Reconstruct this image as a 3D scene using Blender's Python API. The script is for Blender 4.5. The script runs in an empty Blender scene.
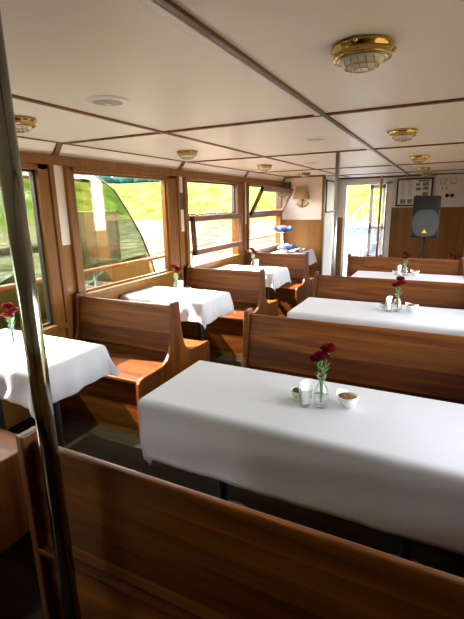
import bpy, bmesh, math, random
from mathutils import Vector, Matrix
random.seed(7)
PI = math.pi
sc = bpy.context.scene
COL = sc.collection

# ------------------------------------------------------------------ camera
def make_camera():
    y, p, r = math.radians(26.575), math.radians(14.084), math.radians(1.048)
    fwd = Vector((-math.sin(y)*math.cos(p), math.cos(y)*math.cos(p), -math.sin(p)))
    right = Vector((math.cos(y), math.sin(y), 0)); down = fwd.cross(right)
    r2 = math.cos(r)*right + math.sin(r)*down
    d2 = math.cos(r)*down - math.sin(r)*right
    M = Matrix((( r2.x, -d2.x, -fwd.x, 0), (r2.y, -d2.y, -fwd.y, 0), (r2.z, -d2.z, -fwd.z, 1.65), (0, 0, 0, 1)))
    cd = bpy.data.cameras.new('camera'); cd.sensor_width = 36; cd.sensor_fit = 'HORIZONTAL'
    cd.lens = 36*418.12/464; cd.clip_start = .05; cd.clip_end = 1000
    co = bpy.data.objects.new('camera', cd); COL.objects.link(co); co.matrix_world = M
    sc.camera = co
make_camera()

# ------------------------------------------------------------------ world, sun, exposure
w = bpy.data.worlds.new('sky'); sc.world = w; w.use_nodes = True
wn = w.node_tree.nodes; wn.clear()
sky = wn.new('ShaderNodeTexSky'); sky.sky_type = 'NISHITA'; sky.sun_disc = False
sky.sun_elevation = math.radians(52); sky.sun_rotation = math.radians(-80); sky.air_density = 1.0; sky.dust_density = 2.5
hs = wn.new('ShaderNodeHueSaturation'); wm = wn.new('ShaderNodeMix'); wm.data_type = 'RGBA'; wm.blend_type = 'MULTIPLY'; wm.inputs[0].default_value = 1; wm.inputs[7].default_value = (1, .98, .94, 1); hs.inputs['Saturation'].default_value = .30
bg = wn.new('ShaderNodeBackground'); bg.inputs['Strength'].default_value = 1.0
wo = wn.new('ShaderNodeOutputWorld')
w.node_tree.links.new(sky.outputs[0], hs.inputs['Color']); w.node_tree.links.new(hs.outputs[0], wm.inputs[6]); w.node_tree.links.new(wm.outputs[2], bg.inputs['Color'])
w.node_tree.links.new(bg.outputs[0], wo.inputs['Surface'])
SUN = Vector((1.07, .17, -1.33)).normalized()
sd = bpy.data.lights.new('sun', 'SUN'); sd.energy = 17.0; sd.angle = math.radians(.6); sd.color = (1, .95, .86)
so = bpy.data.objects.new('sun', sd); COL.objects.link(so); so.rotation_euler = SUN.to_track_quat('-Z', 'Y').to_euler()
so.location = (-6, 2, 8)
sc.view_settings.view_transform = 'Standard'; sc.view_settings.look = 'None'
sc.view_settings.exposure = 1.75; sc.view_settings.gamma = 1; sc.view_settings.use_curve_mapping = False
sc.cycles.max_bounces = 14; sc.cycles.diffuse_bounces = 8; sc.cycles.transparent_max_bounces = 24
sc.cycles.transmission_bounces = 10; sc.cycles.glossy_bounces = 5; sc.cycles.sample_clamp_indirect = 8
sc.cycles.use_denoising = True; sc.cycles.caustics_reflective = False; sc.cycles.caustics_refractive = False

def portal(loc, rot, sx, sy):
    a = bpy.data.lights.new('window_portal', 'AREA'); a.shape = 'RECTANGLE'; a.size = sx; a.size_y = sy
    a.cycles.is_portal = True
    o = bpy.data.objects.new('window_portal', a); COL.objects.link(o); o.location = loc; o.rotation_euler = rot
for y0, y1 in ((-.95, .9), (1.2, 2.36), (2.75, 4.1), (4.55, 5.9), (6.42, 7.95)):
    portal((-2.97, (y0+y1)/2, 1.35), (0, -PI/2, 0), 1.3, y1-y0)
for y0, y1 in ((1.1, 2.05), (2.3, 3.75), (4.0, 5.45), (5.7, 7.15)):
    portal((.56, (y0+y1)/2, 1.4), (0, PI/2, 0), 1.15, y1-y0)

# ------------------------------------------------------------------ materials
def nt(name):
    m = bpy.data.materials.new(name); m.use_nodes = True
    return m, m.node_tree, m.node_tree.nodes['Principled BSDF']
def plain(name, col, rough=.5, metal=0, spec=.5, bump=0, bscale=60, coat=0):
    m, t, b = nt(name)
    b.inputs['Base Color'].default_value = (*col, 1); b.inputs['Roughness'].default_value = rough
    b.inputs['Metallic'].default_value = metal; b.inputs['Specular IOR Level'].default_value = spec
    b.inputs['Coat Weight'].default_value = coat; b.inputs['Coat Roughness'].default_value = .12
    n = t.nodes.new('ShaderNodeTexNoise'); n.inputs['Scale'].default_value = bscale
    tc = t.nodes.new('ShaderNodeTexCoord'); t.links.new(tc.outputs['Object'], n.inputs['Vector'])
    r = t.nodes.new('ShaderNodeMapRange'); r.inputs['To Min'].default_value = max(0, rough-.05); r.inputs['To Max'].default_value = min(1, rough+.08)
    t.links.new(n.outputs[0], r.inputs[0]); t.links.new(r.outputs[0], b.inputs['Roughness'])
    if bump:
        bp = t.nodes.new('ShaderNodeBump'); bp.inputs['Strength'].default_value = bump; bp.inputs['Distance'].default_value = .004
        t.links.new(n.outputs[0], bp.inputs['Height']); t.links.new(bp.outputs[0], b.inputs['Normal'])
    return m
def wood(name, dark, mid, light, axis=0, rough=.42, plank=.135, paxis=2, coat=.10, grain=1.0):
    """varnished wood: grain runs along `axis`, boards stack along `paxis`"""
    m, t, b = nt(name); N = t.nodes; L = t.links
    tc = N.new('ShaderNodeTexCoord'); mp = N.new('ShaderNodeMapping')
    s = [9.0*grain]*3; s[axis] = .55*grain; mp.inputs['Scale'].default_value = s
    L.new(tc.outputs['Object'], mp.inputs['Vector'])
    sx = N.new('ShaderNodeSeparateXYZ'); L.new(tc.outputs['Object'], sx.inputs[0])
    dv = N.new('ShaderNodeMath'); dv.operation = 'DIVIDE'; dv.inputs[1].default_value = plank; L.new(sx.outputs[paxis], dv.inputs[0])
    fl = N.new('ShaderNodeMath'); fl.operation = 'FLOOR'; L.new(dv.outputs[0], fl.inputs[0])
    wn_ = N.new('ShaderNodeTexWhiteNoise'); wn_.noise_dimensions = '1D'; L.new(fl.outputs[0], wn_.inputs['W'])
    sc_ = N.new('ShaderNodeVectorMath'); sc_.operation = 'SCALE'; sc_.inputs['Scale'].default_value = 13; L.new(wn_.outputs['Color'], sc_.inputs[0])
    ad = N.new('ShaderNodeVectorMath'); ad.operation = 'ADD'; L.new(mp.outputs[0], ad.inputs[0]); L.new(sc_.outputs[0], ad.inputs[1])
    n1 = N.new('ShaderNodeTexNoise'); n1.inputs['Scale'].default_value = 1.3; n1.inputs['Detail'].default_value = 5; n1.inputs['Distortion'].default_value = .9
    n2 = N.new('ShaderNodeTexNoise'); n2.inputs['Scale'].default_value = 7; n2.inputs['Detail'].default_value = 4
    L.new(ad.outputs[0], n1.inputs['Vector']); L.new(ad.outputs[0], n2.inputs['Vector'])
    mx = N.new('ShaderNodeMath'); mx.operation = 'MULTIPLY_ADD'; mx.inputs[1].default_value = .3; L.new(n2.outputs[0], mx.inputs[0]); L.new(n1.outputs[0], mx.inputs[2])
    m2 = N.new('ShaderNodeMath'); m2.operation = 'MULTIPLY_ADD'; m2.inputs[1].default_value = .22; L.new(wn_.outputs['Value'], m2.inputs[0]); L.new(mx.outputs[0], m2.inputs[2])
    cr = N.new('ShaderNodeValToRGB'); e = cr.color_ramp.elements
    e[0].position = .48; e[0].color = (*dark, 1); e[1].position = .98; e[1].color = (*light, 1)
    k = e.new(.74); k.color = (*mid, 1)
    L.new(m2.outputs[0], cr.inputs[0]); L.new(cr.outputs[0], b.inputs['Base Color'])
    # thin groove between boards
    fr = N.new('ShaderNodeMath'); fr.operation = 'FRACT'; L.new(dv.outputs[0], fr.inputs[0])
    gt = N.new('ShaderNodeMath'); gt.operation = 'GREATER_THAN'; gt.inputs[1].default_value = .02; L.new(fr.outputs[0], gt.inputs[0])
    bp = N.new('ShaderNodeBump'); bp.inputs['Strength'].default_value = .35; bp.inputs['Distance'].default_value = .003
    ah = N.new('ShaderNodeMath'); ah.operation = 'MULTIPLY_ADD'; ah.inputs[1].default_value = .12; L.new(n2.outputs[0], ah.inputs[0]); L.new(gt.outputs[0], ah.inputs[2])
    L.new(ah.outputs[0], bp.inputs['Height']); L.new(bp.outputs[0], b.inputs['Normal'])
    b.inputs['Roughness'].default_value = rough; b.inputs['Coat Weight'].default_value = coat; b.inputs['Coat Roughness'].default_value = .15
    b.inputs['Specular IOR Level'].default_value = .32
    return m
def glass_thin(name, tint=(1, 1, 1), refl=1.0):
    m = bpy.data.materials.new(name); m.use_nodes = True; t = m.node_tree; N = t.nodes; N.clear(); L = t.links
    o = N.new('ShaderNodeOutputMaterial'); mx = N.new('ShaderNodeMixShader'); tr = N.new('ShaderNodeBsdfTransparent')
    gl = N.new('ShaderNodeBsdfGlossy'); gl.inputs['Roughness'].default_value = .01
    fr = N.new('ShaderNodeLayerWeight'); fr.inputs[0].default_value = .5
    pw = N.new('ShaderNodeMath'); pw.operation = 'POWER'; pw.inputs[1].default_value = 4.0; L.new(fr.outputs['Facing'], pw.inputs[0])
    ml = N.new('ShaderNodeMath'); ml.operation = 'MULTIPLY_ADD'; ml.inputs[1].default_value = .7; ml.inputs[2].default_value = .03*refl; ml.use_clamp = True
    tr.inputs[0].default_value = (*tint, 1)
    L.new(pw.outputs[0], ml.inputs[0]); L.new(ml.outputs[0], mx.inputs[0]); L.new(tr.outputs[0], mx.inputs[1]); L.new(gl.outputs[0], mx.inputs[2]); L.new(mx.outputs[0], o.inputs[0])
    return m
def wall_mat(name, zt, white, d, mcol, l):
    """ply below zt, pale paint above"""
    m = wood(name, d, mcol, l, axis=2, rough=.4, plank=1.22, paxis=1, coat=.2, grain=.8)
    t = m.node_tree; N = t.nodes; L = t.links; b = N['Principled BSDF']
    src = b.inputs['Base Color'].links[0].from_socket
    tc = N.new('ShaderNodeTexCoord'); sx = N.new('ShaderNodeSeparateXYZ'); L.new(tc.outputs['Object'], sx.inputs[0])
    g = N.new('ShaderNodeMath'); g.operation = 'GREATER_THAN'; g.inputs[1].default_value = zt; L.new(sx.outputs[2], g.inputs[0])
    mx = N.new('ShaderNodeMix'); mx.data_type = 'RGBA'; L.new(g.outputs[0], mx.inputs['Factor']); L.new(src, mx.inputs[6]); mx.inputs[7].default_value = (*white, 1)
    L.new(mx.outputs[2], b.inputs['Base Color'])
    for l_ in list(b.inputs['Normal'].links): L.remove(l_)
    return m

M = {}
M['bench'] = wood('varnished_bench_wood', (.036, .0072, .0008), (.105, .0265, .0023), (.22, .068, .007), 0)
M['bench_end'] = wood('varnished_end_board', (.046, .011, .0012), (.108, .029, .0026), (.18, .056, .006), 2, plank=.16, paxis=1)
M['bench_seat'] = wood('varnished_seat_wood', (.035, .008, .0014), (.085, .022, .003), (.17, .050, .007), 0, plank=.15, paxis=1)  # seat tone darkened to stand in for the backrest's shade
M['frame'] = wood('window_frame_wood', (.14, .052, .009), (.19, .074, .013), (.25, .10, .019), 2, plank=.5, paxis=0, grain=1.5)
M['batten'] = wood('ceiling_batten_wood', (.09, .03, .010), (.18, .066, .022), (.28, .12, .045), 1, plank=.5, paxis=0, rough=.5, coat=.1)
M['wall'] = wall_mat('wainscot_and_paint', 1.34, (.80, .72, .64), (.20, .086, .015), (.235, .103, .019), (.27, .122, .026))
M['wall_b'] = wall_mat('wainscot_and_paint_high', 1.535, (.80, .76, .72), (.15, .060, .010), (.185, .075, .013), (.22, .091, .018))
M['ceiling'] = plain('ceiling_paint', (.84, .77, .68), .42, bump=.06, bscale=4, spec=.4)
M['white'] = plain('white_paint', (.82, .80, .77), .4)
M['cloth'] = plain('white_cotton', (.54, .54, .57), .85, spec=.15, bump=.12, bscale=420)
M['brass'] = plain('polished_brass', (.50, .33, .11), .16, 1)
M['steel'] = plain('polished_steel', (.30, .30, .26), .12, 1)
M['paintpole'] = plain('pole_metal', (.50, .50, .46), .28, 1)
M['brownpole'] = plain('tan_pole_paint', (.50, .30, .15), .4)
M['black'] = plain('black_plastic', (.008, .009, .010), .6, bump=.3, bscale=400, spec=.3)
M['grille'] = plain('dark_grille', (.055, .060, .064), .7, spec=.2, bump=.8, bscale=900)
M['greybox'] = plain('grey_white_enamel', (.74, .70, .68), .35)
M['darkplate'] = plain('dark_metal_plate', (.10, .085, .06), .4, .3)
M['alu'] = plain('dark_aluminium', (.06, .055, .05), .4, .6)
M['sash'] = wood('brown_sash_wood', (.12, .055, .030), (.17, .082, .048), (.22, .11, .065), 1, plank=.5, paxis=0, grain=1.5)
M['glass'] = glass_thin('window_glass', (.97, .96, .95), 1.0)
M['glass_green'] = glass_thin('green_tinted_screen', (.46, .54, .46), 3)
M['vase'] = glass_thin('clear_vase_glass', (.95, .97, .96), 2.2)
M['petal'] = plain('red_petals', (.11, .001, .005), .9, spec=.1, bump=.6, bscale=200)
M['leaf'] = plain('stem_green', (.05, .16, .03), .5)
M['ceramic'] = plain('white_ceramic', (.80, .79, .74), .2, spec=.6)
M['nuts'] = plain('brown_granules', (.32, .17, .06), .7, bump=1, bscale=300)
M['pickle'] = plain('green_herb', (.12, .16, .03), .6)
M['blue'] = plain('blue_checked_napkin', (.05, .13, .42), .8)
M['wicker'] = plain('wicker', (.30, .15, .07), .7, bump=1, bscale=200)
M['bread'] = plain('bread_crust', (.72, .62, .48), .7)
M['dark_food'] = plain('dark_food', (.16, .07, .04), .6)
M['silver'] = plain('silver_platter', (.7, .7, .68), .25, 1)
M['shade'] = plain('woven_lampshade', (.48, .33, .16), .8, bump=.8, bscale=160)
M['yellow'] = plain('yellow_emblem', (.85, .62, .02), .4)
M['ink'] = plain('grey_print', (.40, .42, .42), .6)
M['paper'] = plain('poster_paper', (.80, .80, .76), .5)
M['red'] = plain('dark_red_enamel', (.35, .03, .012), .4)
M['green_cloth'] = plain('green_tarpaulin', (.015, .15, .055), .6, spec=.1)
M['rubber'] = plain('black_rubber', (.01, .01, .01), .7)
M['beige'] = plain('beige_reflection_tone', (.30, .21, .12), .6)
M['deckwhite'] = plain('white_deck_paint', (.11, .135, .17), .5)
M['stone'] = plain('grey_stone', (.08, .075, .07), .9, spec=0, bump=1, bscale=2)
# floor
def floor_mat():
    m = wood('dark_floor_planks', (.004, .0025, .0013), (.010, .006, .003), (.020, .012, .006), 0, rough=.55, plank=.14, paxis=1, coat=0, grain=.7)
    m.node_tree.nodes['Principled BSDF'].inputs['Specular IOR Level'].default_value = .04
    return m
M['floor'] = floor_mat()
def water_mat():
    m, t, b = nt('river_water'); N = t.nodes; L = t.links
    b.inputs['Roughness'].default_value = .5; b.inputs['Specular IOR Level'].default_value = .005
    tc = N.new('ShaderNodeTexCoord'); mp = N.new('ShaderNodeMapping'); mp.inputs['Scale'].default_value = (1.1, .45, 1)
    n = N.new('ShaderNodeTexNoise'); n.inputs['Scale'].default_value = .9; n.inputs['Detail'].default_value = 4
    bp = N.new('ShaderNodeBump'); bp.inputs['Strength'].default_value = 1; bp.inputs['Distance'].default_value = .35
    L.new(tc.outputs['Object'], mp.inputs[0]); L.new(mp.outputs[0], n.inputs['Vector']); L.new(n.outputs[0], bp.inputs['Height']); L.new(bp.outputs[0], b.inputs['Normal'])
    cr = N.new('ShaderNodeValToRGB'); cr.color_ramp.elements[0].position = .4; cr.color_ramp.elements[0].color = (.030, .023, .009, 1)
    cr.color_ramp.elements[1].position = .62; cr.color_ramp.elements[1].color = (.13, .113, .07, 1)
    L.new(n.outputs[0], cr.inputs[0]); L.new(cr.outputs[0], b.inputs['Base Color'])
    return m
def grass_mat():
    m, t, b = nt('meadow_grass'); N = t.nodes; L = t.links
    b.inputs['Roughness'].default_value = .9; b.inputs['Specular IOR Level'].default_value = 0
    tc = N.new('ShaderNodeTexCoord'); n = N.new('ShaderNodeTexNoise'); n.inputs['Scale'].default_value = .35; n.inputs['Detail'].default_value = 8
    cr = N.new('ShaderNodeValToRGB'); e = cr.color_ramp.elements
    e[0].position = .35; e[0].color = (.030, .055, .008, 1); e[1].position = .65; e[1].color = (.100, .130, .026, 1)
    L.new(tc.outputs['Object'], n.inputs['Vector']); L.new(n.outputs[0], cr.inputs[0]); L.new(cr.outputs[0], b.inputs['Base Color'])
    return m
M['water'] = water_mat(); M['grass'] = grass_mat()
M['trees'] = plain('far_tree_leaves', (.010, .040, .034), .9, spec=0, bump=1, bscale=1)

# ------------------------------------------------------------------ mesh helpers
class MB:
    def __init__(s): s.bm = bmesh.new()
    def box(s, a, b, bev=0, seg=2):
        lo = Vector([min(a[i], b[i]) for i in range(3)]); hi = Vector([max(a[i], b[i]) for i in range(3)])
        g = bmesh.ops.create_cube(s.bm, size=1)
        for v in g['verts']: v.co = Vector([lo[i]+(v.co[i]+.5)*(hi[i]-lo[i]) for i in range(3)])
        if bev:
            ed = list({e for v in g['verts'] for e in v.link_edges})
            bmesh.ops.bevel(s.bm, geom=ed, offset=bev, segments=seg, affect='EDGES', profile=.6)
        return s
    def hexa(s, pts):
        """8 points: bottom 4, top 4"""
        v = [s.bm.verts.new(p) for p in pts]
        for f in ((3, 2, 1, 0), (4, 5, 6, 7), (0, 1, 5, 4), (1, 2, 6, 5), (2, 3, 7, 6), (3, 0, 4, 7)): s.bm.faces.new([v[i] for i in f])
        return s
    def tube(s, pts, r, n=12, cap=True):
        pts = [Vector(p) for p in pts]; rs = r if isinstance(r, (list, tuple)) else [r]*len(pts)
        rings = []; up = None
        for i, p in enumerate(pts):
            d = (pts[min(i+1, len(pts)-1)]-pts[max(i-1, 0)]).normalized()
            if up is None: up = Vector((0, 0, 1)) if abs(d.z) < .9 else Vector((1, 0, 0))
            a = d.cross(up).normalized(); b2 = a.cross(d).normalized(); up = b2
            rings.append([s.bm.verts.new(p+rs[i]*(math.cos(2*PI*k/n)*a+math.sin(2*PI*k/n)*b2)) for k in range(n)])
        for i in range(len(rings)-1):
            for k in range(n): s.bm.faces.new((rings[i][k], rings[i][(k+1) % n], rings[i+1][(k+1) % n], rings[i+1][k]))
        if cap: s.bm.faces.new(rings[0][::-1]); s.bm.faces.new(rings[-1])
        return s
    def lathe(s, prof, c=(0, 0, 0), n=24, close=False, sq=None):
        """prof: (r, z) list"""
        rings = []
        for r, z in prof:
            if r < 1e-5: rings.append([s.bm.verts.new((c[0], c[1], c[2]+z))])
            else: rings.append([s.bm.verts.new((c[0]+r*math.cos(2*PI*k/n), c[1]+r*math.sin(2*PI*k/n)*(sq or 1), c[2]+z)) for k in range(n)])
        for i in range(len(rings)-1):
            A, B = rings[i], rings[i+1]
            for k in range(n):
                k2 = (k+1) % n
                if len(A) == 1 and len(B) == 1: continue
                if len(A) == 1: s.bm.faces.new((A[0], B[k2], B[k]))
                elif len(B) == 1: s.bm.faces.new((A[k], A[k2], B[0]))
                else: s.bm.faces.new((A[k], A[k2], B[k2], B[k]))
        return s
    def prism(s, poly, axis, a, b):
        """poly of 2D points in the plane normal to axis, extruded from a to b"""
        def P(u, v, t): return {0: (t, u, v), 1: (u, t, v), 2: (u, v, t)}[axis]
        A = [s.bm.verts.new(P(u, v, a)) for u, v in poly]; B = [s.bm.verts.new(P(u, v, b)) for u, v in poly]
        n = len(poly); s.bm.faces.new(A[::-1]); s.bm.faces.new(B)
        for i in range(n): s.bm.faces.new((A[i], A[(i+1) % n], B[(i+1) % n], B[i]))
        return s
    def xf(s, m):
        bmesh.ops.transform(s.bm, matrix=m, verts=s.bm.verts); return s
    def build(s, name, mat, parent=None, smooth=False, loc=None, bevel=0):
        bmesh.ops.recalc_face_normals(s.bm, faces=s.bm.faces)
        me = bpy.data.meshes.new(name); s.bm.to_mesh(me); s.bm.free()
        me.materials.append(M[mat] if isinstance(mat, str) else mat)
        o = bpy.data.objects.new(name, me); COL.objects.link(o)
        if smooth: me.polygons.foreach_set('use_smooth', [True]*len(me.polygons))
        if parent: o.parent = parent
        if loc: o.location = loc
        if bevel:
            bv = o.modifiers.new('bevel', 'BEVEL'); bv.width = bevel; bv.segments = 2; bv.limit_method = 'ANGLE'; bv.angle_limit = math.radians(50)
        return o
def tag(o, label=None, cat=None, group=None, kind=None):
    if label: o['label'] = label
    if cat: o['category'] = cat
    if group: o['group'] = group
    if kind: o['kind'] = kind
    return o
def thing(name, label, cat, loc=(0, 0, 0), rz=0, group=None):
    o = bpy.data.objects.new(name, None); COL.objects.link(o); o.location = loc; o.rotation_euler = (0, 0, rz); o.empty_display_size = .05
    return tag(o, label, cat, group)
def struct(name, mb, mat, parent=None, **k):
    o = mb.build(name, mat, parent, **k)
    if not parent: o['kind'] = 'structure'
    return o
def copy_tree(o, parent=None):
    c = o.copy(); COL.objects.link(c)
    if parent: c.parent = parent
    for ch in [x for x in ORDER if x.parent == o]: copy_tree(ch, c)
    return c
def dup(root, loc, label=None, rz=None, group=None):
    global ORDER
    ORDER = list(bpy.data.objects)
    c = copy_tree(root); c.location = loc
    if rz is not None: c.rotation_euler = (0, 0, rz)
    if label: c['label'] = label
    if group: c['group'] = group
    return c

# ------------------------------------------------------------------ the room shell
XL, XR, ZC = -2.87, .40, 2.157
YN, YLE, YE = -1.7, 8.1, 9.35        # rear wall, short end wall on the left, far end wall
struct('floor', MB().box((XL-.1, YN-.1, -.06), (XR+.1, YE+.1, 0)), 'floor')
struct('ceiling', MB().box((-2.83, YN-.1, ZC), (XR+.15, YE+.1, ZC+.05)), 'ceiling')
# sloped frieze between ceiling edge and left wall
struct('trim_1', MB().hexa([(-2.83, YN, ZC), (-2.80, YN, ZC), (-2.80, YLE, ZC), (-2.83, YLE, ZC), (-2.96, YN, 2.06), (-2.88, YN, 2.055), (-2.88, YLE, 2.055), (-2.96, YLE, 2.06)]), 'ceiling')
# left wall with window openings
WIN = [(-.95, .92, .66, 1.99), (1.16, 2.48, .64, 1.99), (2.69, 4.30, .84, 2.0), (4.50, 6.16, .84, 2.0), (6.36, 7.99, .84, 2.0)]
mb = MB(); yprev = YN
for (a, b, z0, z1) in WIN:
    mb.box((XL-.10, yprev, 0), (XL, a, 2.06)); mb.box((XL-.10, a, 0), (XL, b, z0)); mb.box((XL-.10, a, z1), (XL, b, 2.06)); yprev = b
mb.box((XL-.10, yprev, 0), (XL, YLE+.1, 2.06))
struct('wall_left', mb, 'wall')
# right wall with its own row of windows (beside the photographer)
mb = MB(); yprev = YN
WR = [(1.1, 2.05), (2.3, 3.75), (4.0, 5.45), (5.7, 7.15)]
for (a, b) in WR:
    mb.box((XR, yprev, 0), (XR+.10, a, ZC)); mb.box((XR, a, 0), (XR+.10, b, .82)); mb.box((XR, a, 1.98), (XR+.10, b, ZC)); yprev = b
mb.box((XR, yprev, 0), (XR+.10, YE+.1, ZC))
struct('wall_right', mb, 'wall')
# rear wall
mb = MB(); mb.box((XL-.1, YN-.1, 0), (XR+.1, YN, ZC))
struct('wall_back', mb, 'wall')
# far walls
struct('wall_front', MB().box((XL-.1, YLE, 0), (-2.07, YLE+.06, ZC)), 'wall')
struct('wall_side', MB().box((-2.13, YLE+.06, 0), (-2.07, YE, ZC)), 'white')
struct('trim_2', MB().box((-2.10, YLE-.02, 0), (-2.055, YLE+.07, ZC)), 'frame')
mb = MB().box((-2.07, YE, 0), (-1.93, YE+.07, ZC)).box((-1.93, YE, 2.02), (-1.07, YE+.07, ZC))
struct('wall_far', mb, 'wall')
struct('wall_end', MB().box((-1.07, YE, 0), (XR, YE+.07, ZC)), 'wall_b')
# white jambs of the far doorway
struct('trim_3', MB().box((-1.955, YE-.025, 0), (-1.90, YE+.08, 2.05)).box((-1.10, YE-.025, 0), (-.98, YE+.08, 2.05)).box((-1.955, YE-.025, 2.0), (-.98, YE+.08, 2.05)), 'white', bevel=.004)
# door leaf, folded open against the right jamb
d = thing('door_1', None, None, (-1.13, YE+.08, 0)); del_ = [d.pop(k) for k in ('label', 'category') if k in d]; d['kind'] = 'structure'
dm = MB().box((-.30, 0, .05), (-.235, .03, 2.0)).box((0-.05, 0, .05), (.01, .03, 2.0)).box((-.30, 0, .05), (.01, .03, .55)).box((-.30, 0, 1.92), (.01, .03, 2.0)).box((-.30, 0, 1.1), (.01, .03, 1.16))
dm.build('door_frame', 'white', d, bevel=.003)
MB().box((-.24, .012, .55), (-.04, .018, 1.92)).build('pane', 'glass', d)
MB().tube([(-.27, -.05, 1.0), (-.27, -.05, 1.22)], .012).tube([(-.27, 0, 1.02), (-.27, -.05, 1.02)], .008).tube([(-.27, 0, 1.2), (-.27, -.05, 1.2)], .008).build('door_handle', 'black', d, smooth=True)
# dark seal and hinge post beside the door
struct('trim_4', MB().box((-1.100, YE-.05, .3), (-1.088, YE-.02, 1.98)), 'alu')
# glazed notice frame on the side wall left of the doorway
# ceiling battens
def battens():
    n = 5
    for x0, x1 in ((-1.845, -1.815), (-2.845, -2.80)):
        global_n.append(1); struct('trim_%d' % (4+len(global_n)), MB().box((x0, YN, ZC-.010), (x1, YE if x0 > -2 else YLE, ZC+.002)), 'batten', bevel=.002)
    for yb in (-.1, 2.624, 4.515, 6.642, 8.35):
        if yb < 0: yb = .74
        global_n.append(1); struct('trim_%d' % (4+len(global_n)), MB().box((-2.83, yb-.015, ZC-.012), (XR, yb+.015, ZC+.002)), 'batten', bevel=.002)
global_n = []
battens()
# the central double cover strip
global_n.append(1); struct('trim_%d' % (4+len(global_n)), MB().box((-.698, YN, ZC-.012), (-.672, YE, ZC+.002)), 'batten', bevel=.003)
global_n.append(1); struct('trim_%d' % (4+len(global_n)), MB().box((-.738, YN, ZC-.010), (-.703, YE, ZC+.002)), 'greybox', bevel=.004)
# cross beam line along far walls and short ribs across the frieze
global_n.append(1); struct('trim_%d' % (4+len(global_n)), MB().box((XL, YLE-.02, ZC-.03), (-2.06, YLE+.001, ZC)), 'batten')
global_n.append(1); struct('trim_%d' % (4+len(global_n)), MB().box((-2.07, YE-.02, ZC-.03), (XR, YE+.001, ZC)), 'batten')
for yb in (.74, 2.58, 4.40, 6.26, 8.02):
    global_n.append(1)
    struct('trim_%d' % (4+len(global_n)), MB().hexa([(-2.835, yb-.025, ZC-.012), (-2.79, yb-.025, ZC-.012), (-2.79, yb+.025, ZC-.012), (-2.835, yb+.025, ZC-.012), (-2.90, yb-.025, 2.04), (-2.865, yb-.025, 2.04), (-2.865, yb+.025, 2.04), (-2.90, yb+.025, 2.04)]), 'batten')
# head rail above the windows
global_n.append(1); struct('trim_%d' % (4+len(global_n)), MB().box((XL-.02, YN, 1.985), (XL+.03, YLE, 2.06)), 'frame', bevel=.006)

# ------------------------------------------------------------------ windows
def window(n, a, b, z0, z1, gl=(0, 0, 0, 0), pane=True, deep=.02, right_jamb=.06):
    """wooden casing, inner bead, glass; opening a..b, z0..z1"""
    w_ = thing('window_%d' % n, None, None, (XL, (a+b)/2, z0)); w_['kind'] = 'structure'
    h = z1-z0; L = (b-a)/2; rj = right_jamb
    c = MB()
    c.box((-.09, -L, 0), (deep, -L+.055, h)); c.box((-.09, L-rj, 0), (deep, L, h)); c.box((-.09, -L, h-.05), (deep, L, h)); c.box((-.09, -L, 0), (deep+.03, L, .05))
    c.build('window_frame', 'frame', w_, bevel=.006)
    f = MB()
    y0, y1, q0, q1 = -L+.055, L-rj, .05, h-.05
    for bx in (((-.06, y0, q0), (-.02, y0+.018, q1)), ((-.06, y1-.018, q0), (-.02, y1, q1)), ((-.06, y0, q1-.018), (-.02, y1, q1)), ((-.06, y0, q0), (-.02, y1, q0+.018))): f.box(*bx)
    f.build('bead', 'alu' if n in (2, 4, 1) else 'frame', w_)
    if pane: MB().box((-.043, y0, q0), (-.037, y1, q1)).build('pane', 'glass', w_)
    return w_
for i, (a, b, z0, z1) in enumerate(WIN[:3]): window(i+1, a, b, z0, z1, right_jamb=.10 if i < 2 else .17)
def hinged_window(n, a, b, z0, z1, zm, ang):
    """lower fixed light, upper sash hinged on the middle rail and swung inwards by ang"""
    w_ = thing('window_%d' % n, None, None, (XL, (a+b)/2, z0)); w_['kind'] = 'structure'
    h = z1-z0; L = (b-a)/2; zr = zm-z0; rj = .20 if n == 4 else .10
    c = MB(); c.box((-.09, -L, 0), (.02, -L+.05, h)); c.box((-.09, L-rj, 0), (.02, L, h)); c.box((-.09, -L, h-.045), (.02, L, h)); c.box((-.09, -L, 0), (.05, L, .05))
    c.build('window_frame', 'frame', w_, bevel=.006)
    MB().box((-.08, -L+.05, zr-.035), (.0, L-rj, zr+.035)).build('middle_rail', 'sash', w_, bevel=.005)
    f = MB(); y0, y1, q0, q1 = -L+.05, L-rj, zr+.035, h-.045
    for bx in (((-.07, y0, q0), (-.03, y0+.022, q1)), ((-.07, y1-.022, q0), (-.03, y1, q1)), ((-.07, y0, q1-.022), (-.03, y1, q1)), ((-.07, y0, q0), (-.03, y1, q0+.018))): f.box(*bx)
    f.build('bead', 'alu', w_)
    MB().box((-.043, y0, .05), (-.037, y1, zr-.03)).build('pane', 'glass', w_)
    s = MB(); H = h-zr-(.02 if n == 4 else .05); t = .045; W0, W1 = y0-.005, y1+.02
    for bx in (((0, W0, 0), (t, W0+.055, H)), ((0, W1-.055, 0), (t, W1, H)), ((0, W0, 0), (t, W1, .07)), ((0, W0, H-.07), (t, W1, H))): s.box(*bx)
    so_ = s.build('sash', 'sash', w_, bevel=.005); so_.location = (.075 if ang > 2 else .012, 0, zr+.03); so_.rotation_euler = (0, ang, 0)
    pn = MB().box((.02, W0+.05, .06), (.026, W1-.05, H-.055)).build('pane', 'glass', so_)
    st = MB().box((-.006, W0+.006, .0), (.0, W0+.03, H)).build('seal', 'rubber', so_)
    for yy in (W0+.25, 0, W1-.25):
        MB().box((-.01, yy-.03, zr+.02), (.025, yy+.03, zr+.05)).build('hinge', 'brass', w_, bevel=.003)
    return w_
hinged_window(4, *WIN[3], 1.49, math.radians(177))
hinged_window(5, *WIN[4], 1.46, math.radians(27))
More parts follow.
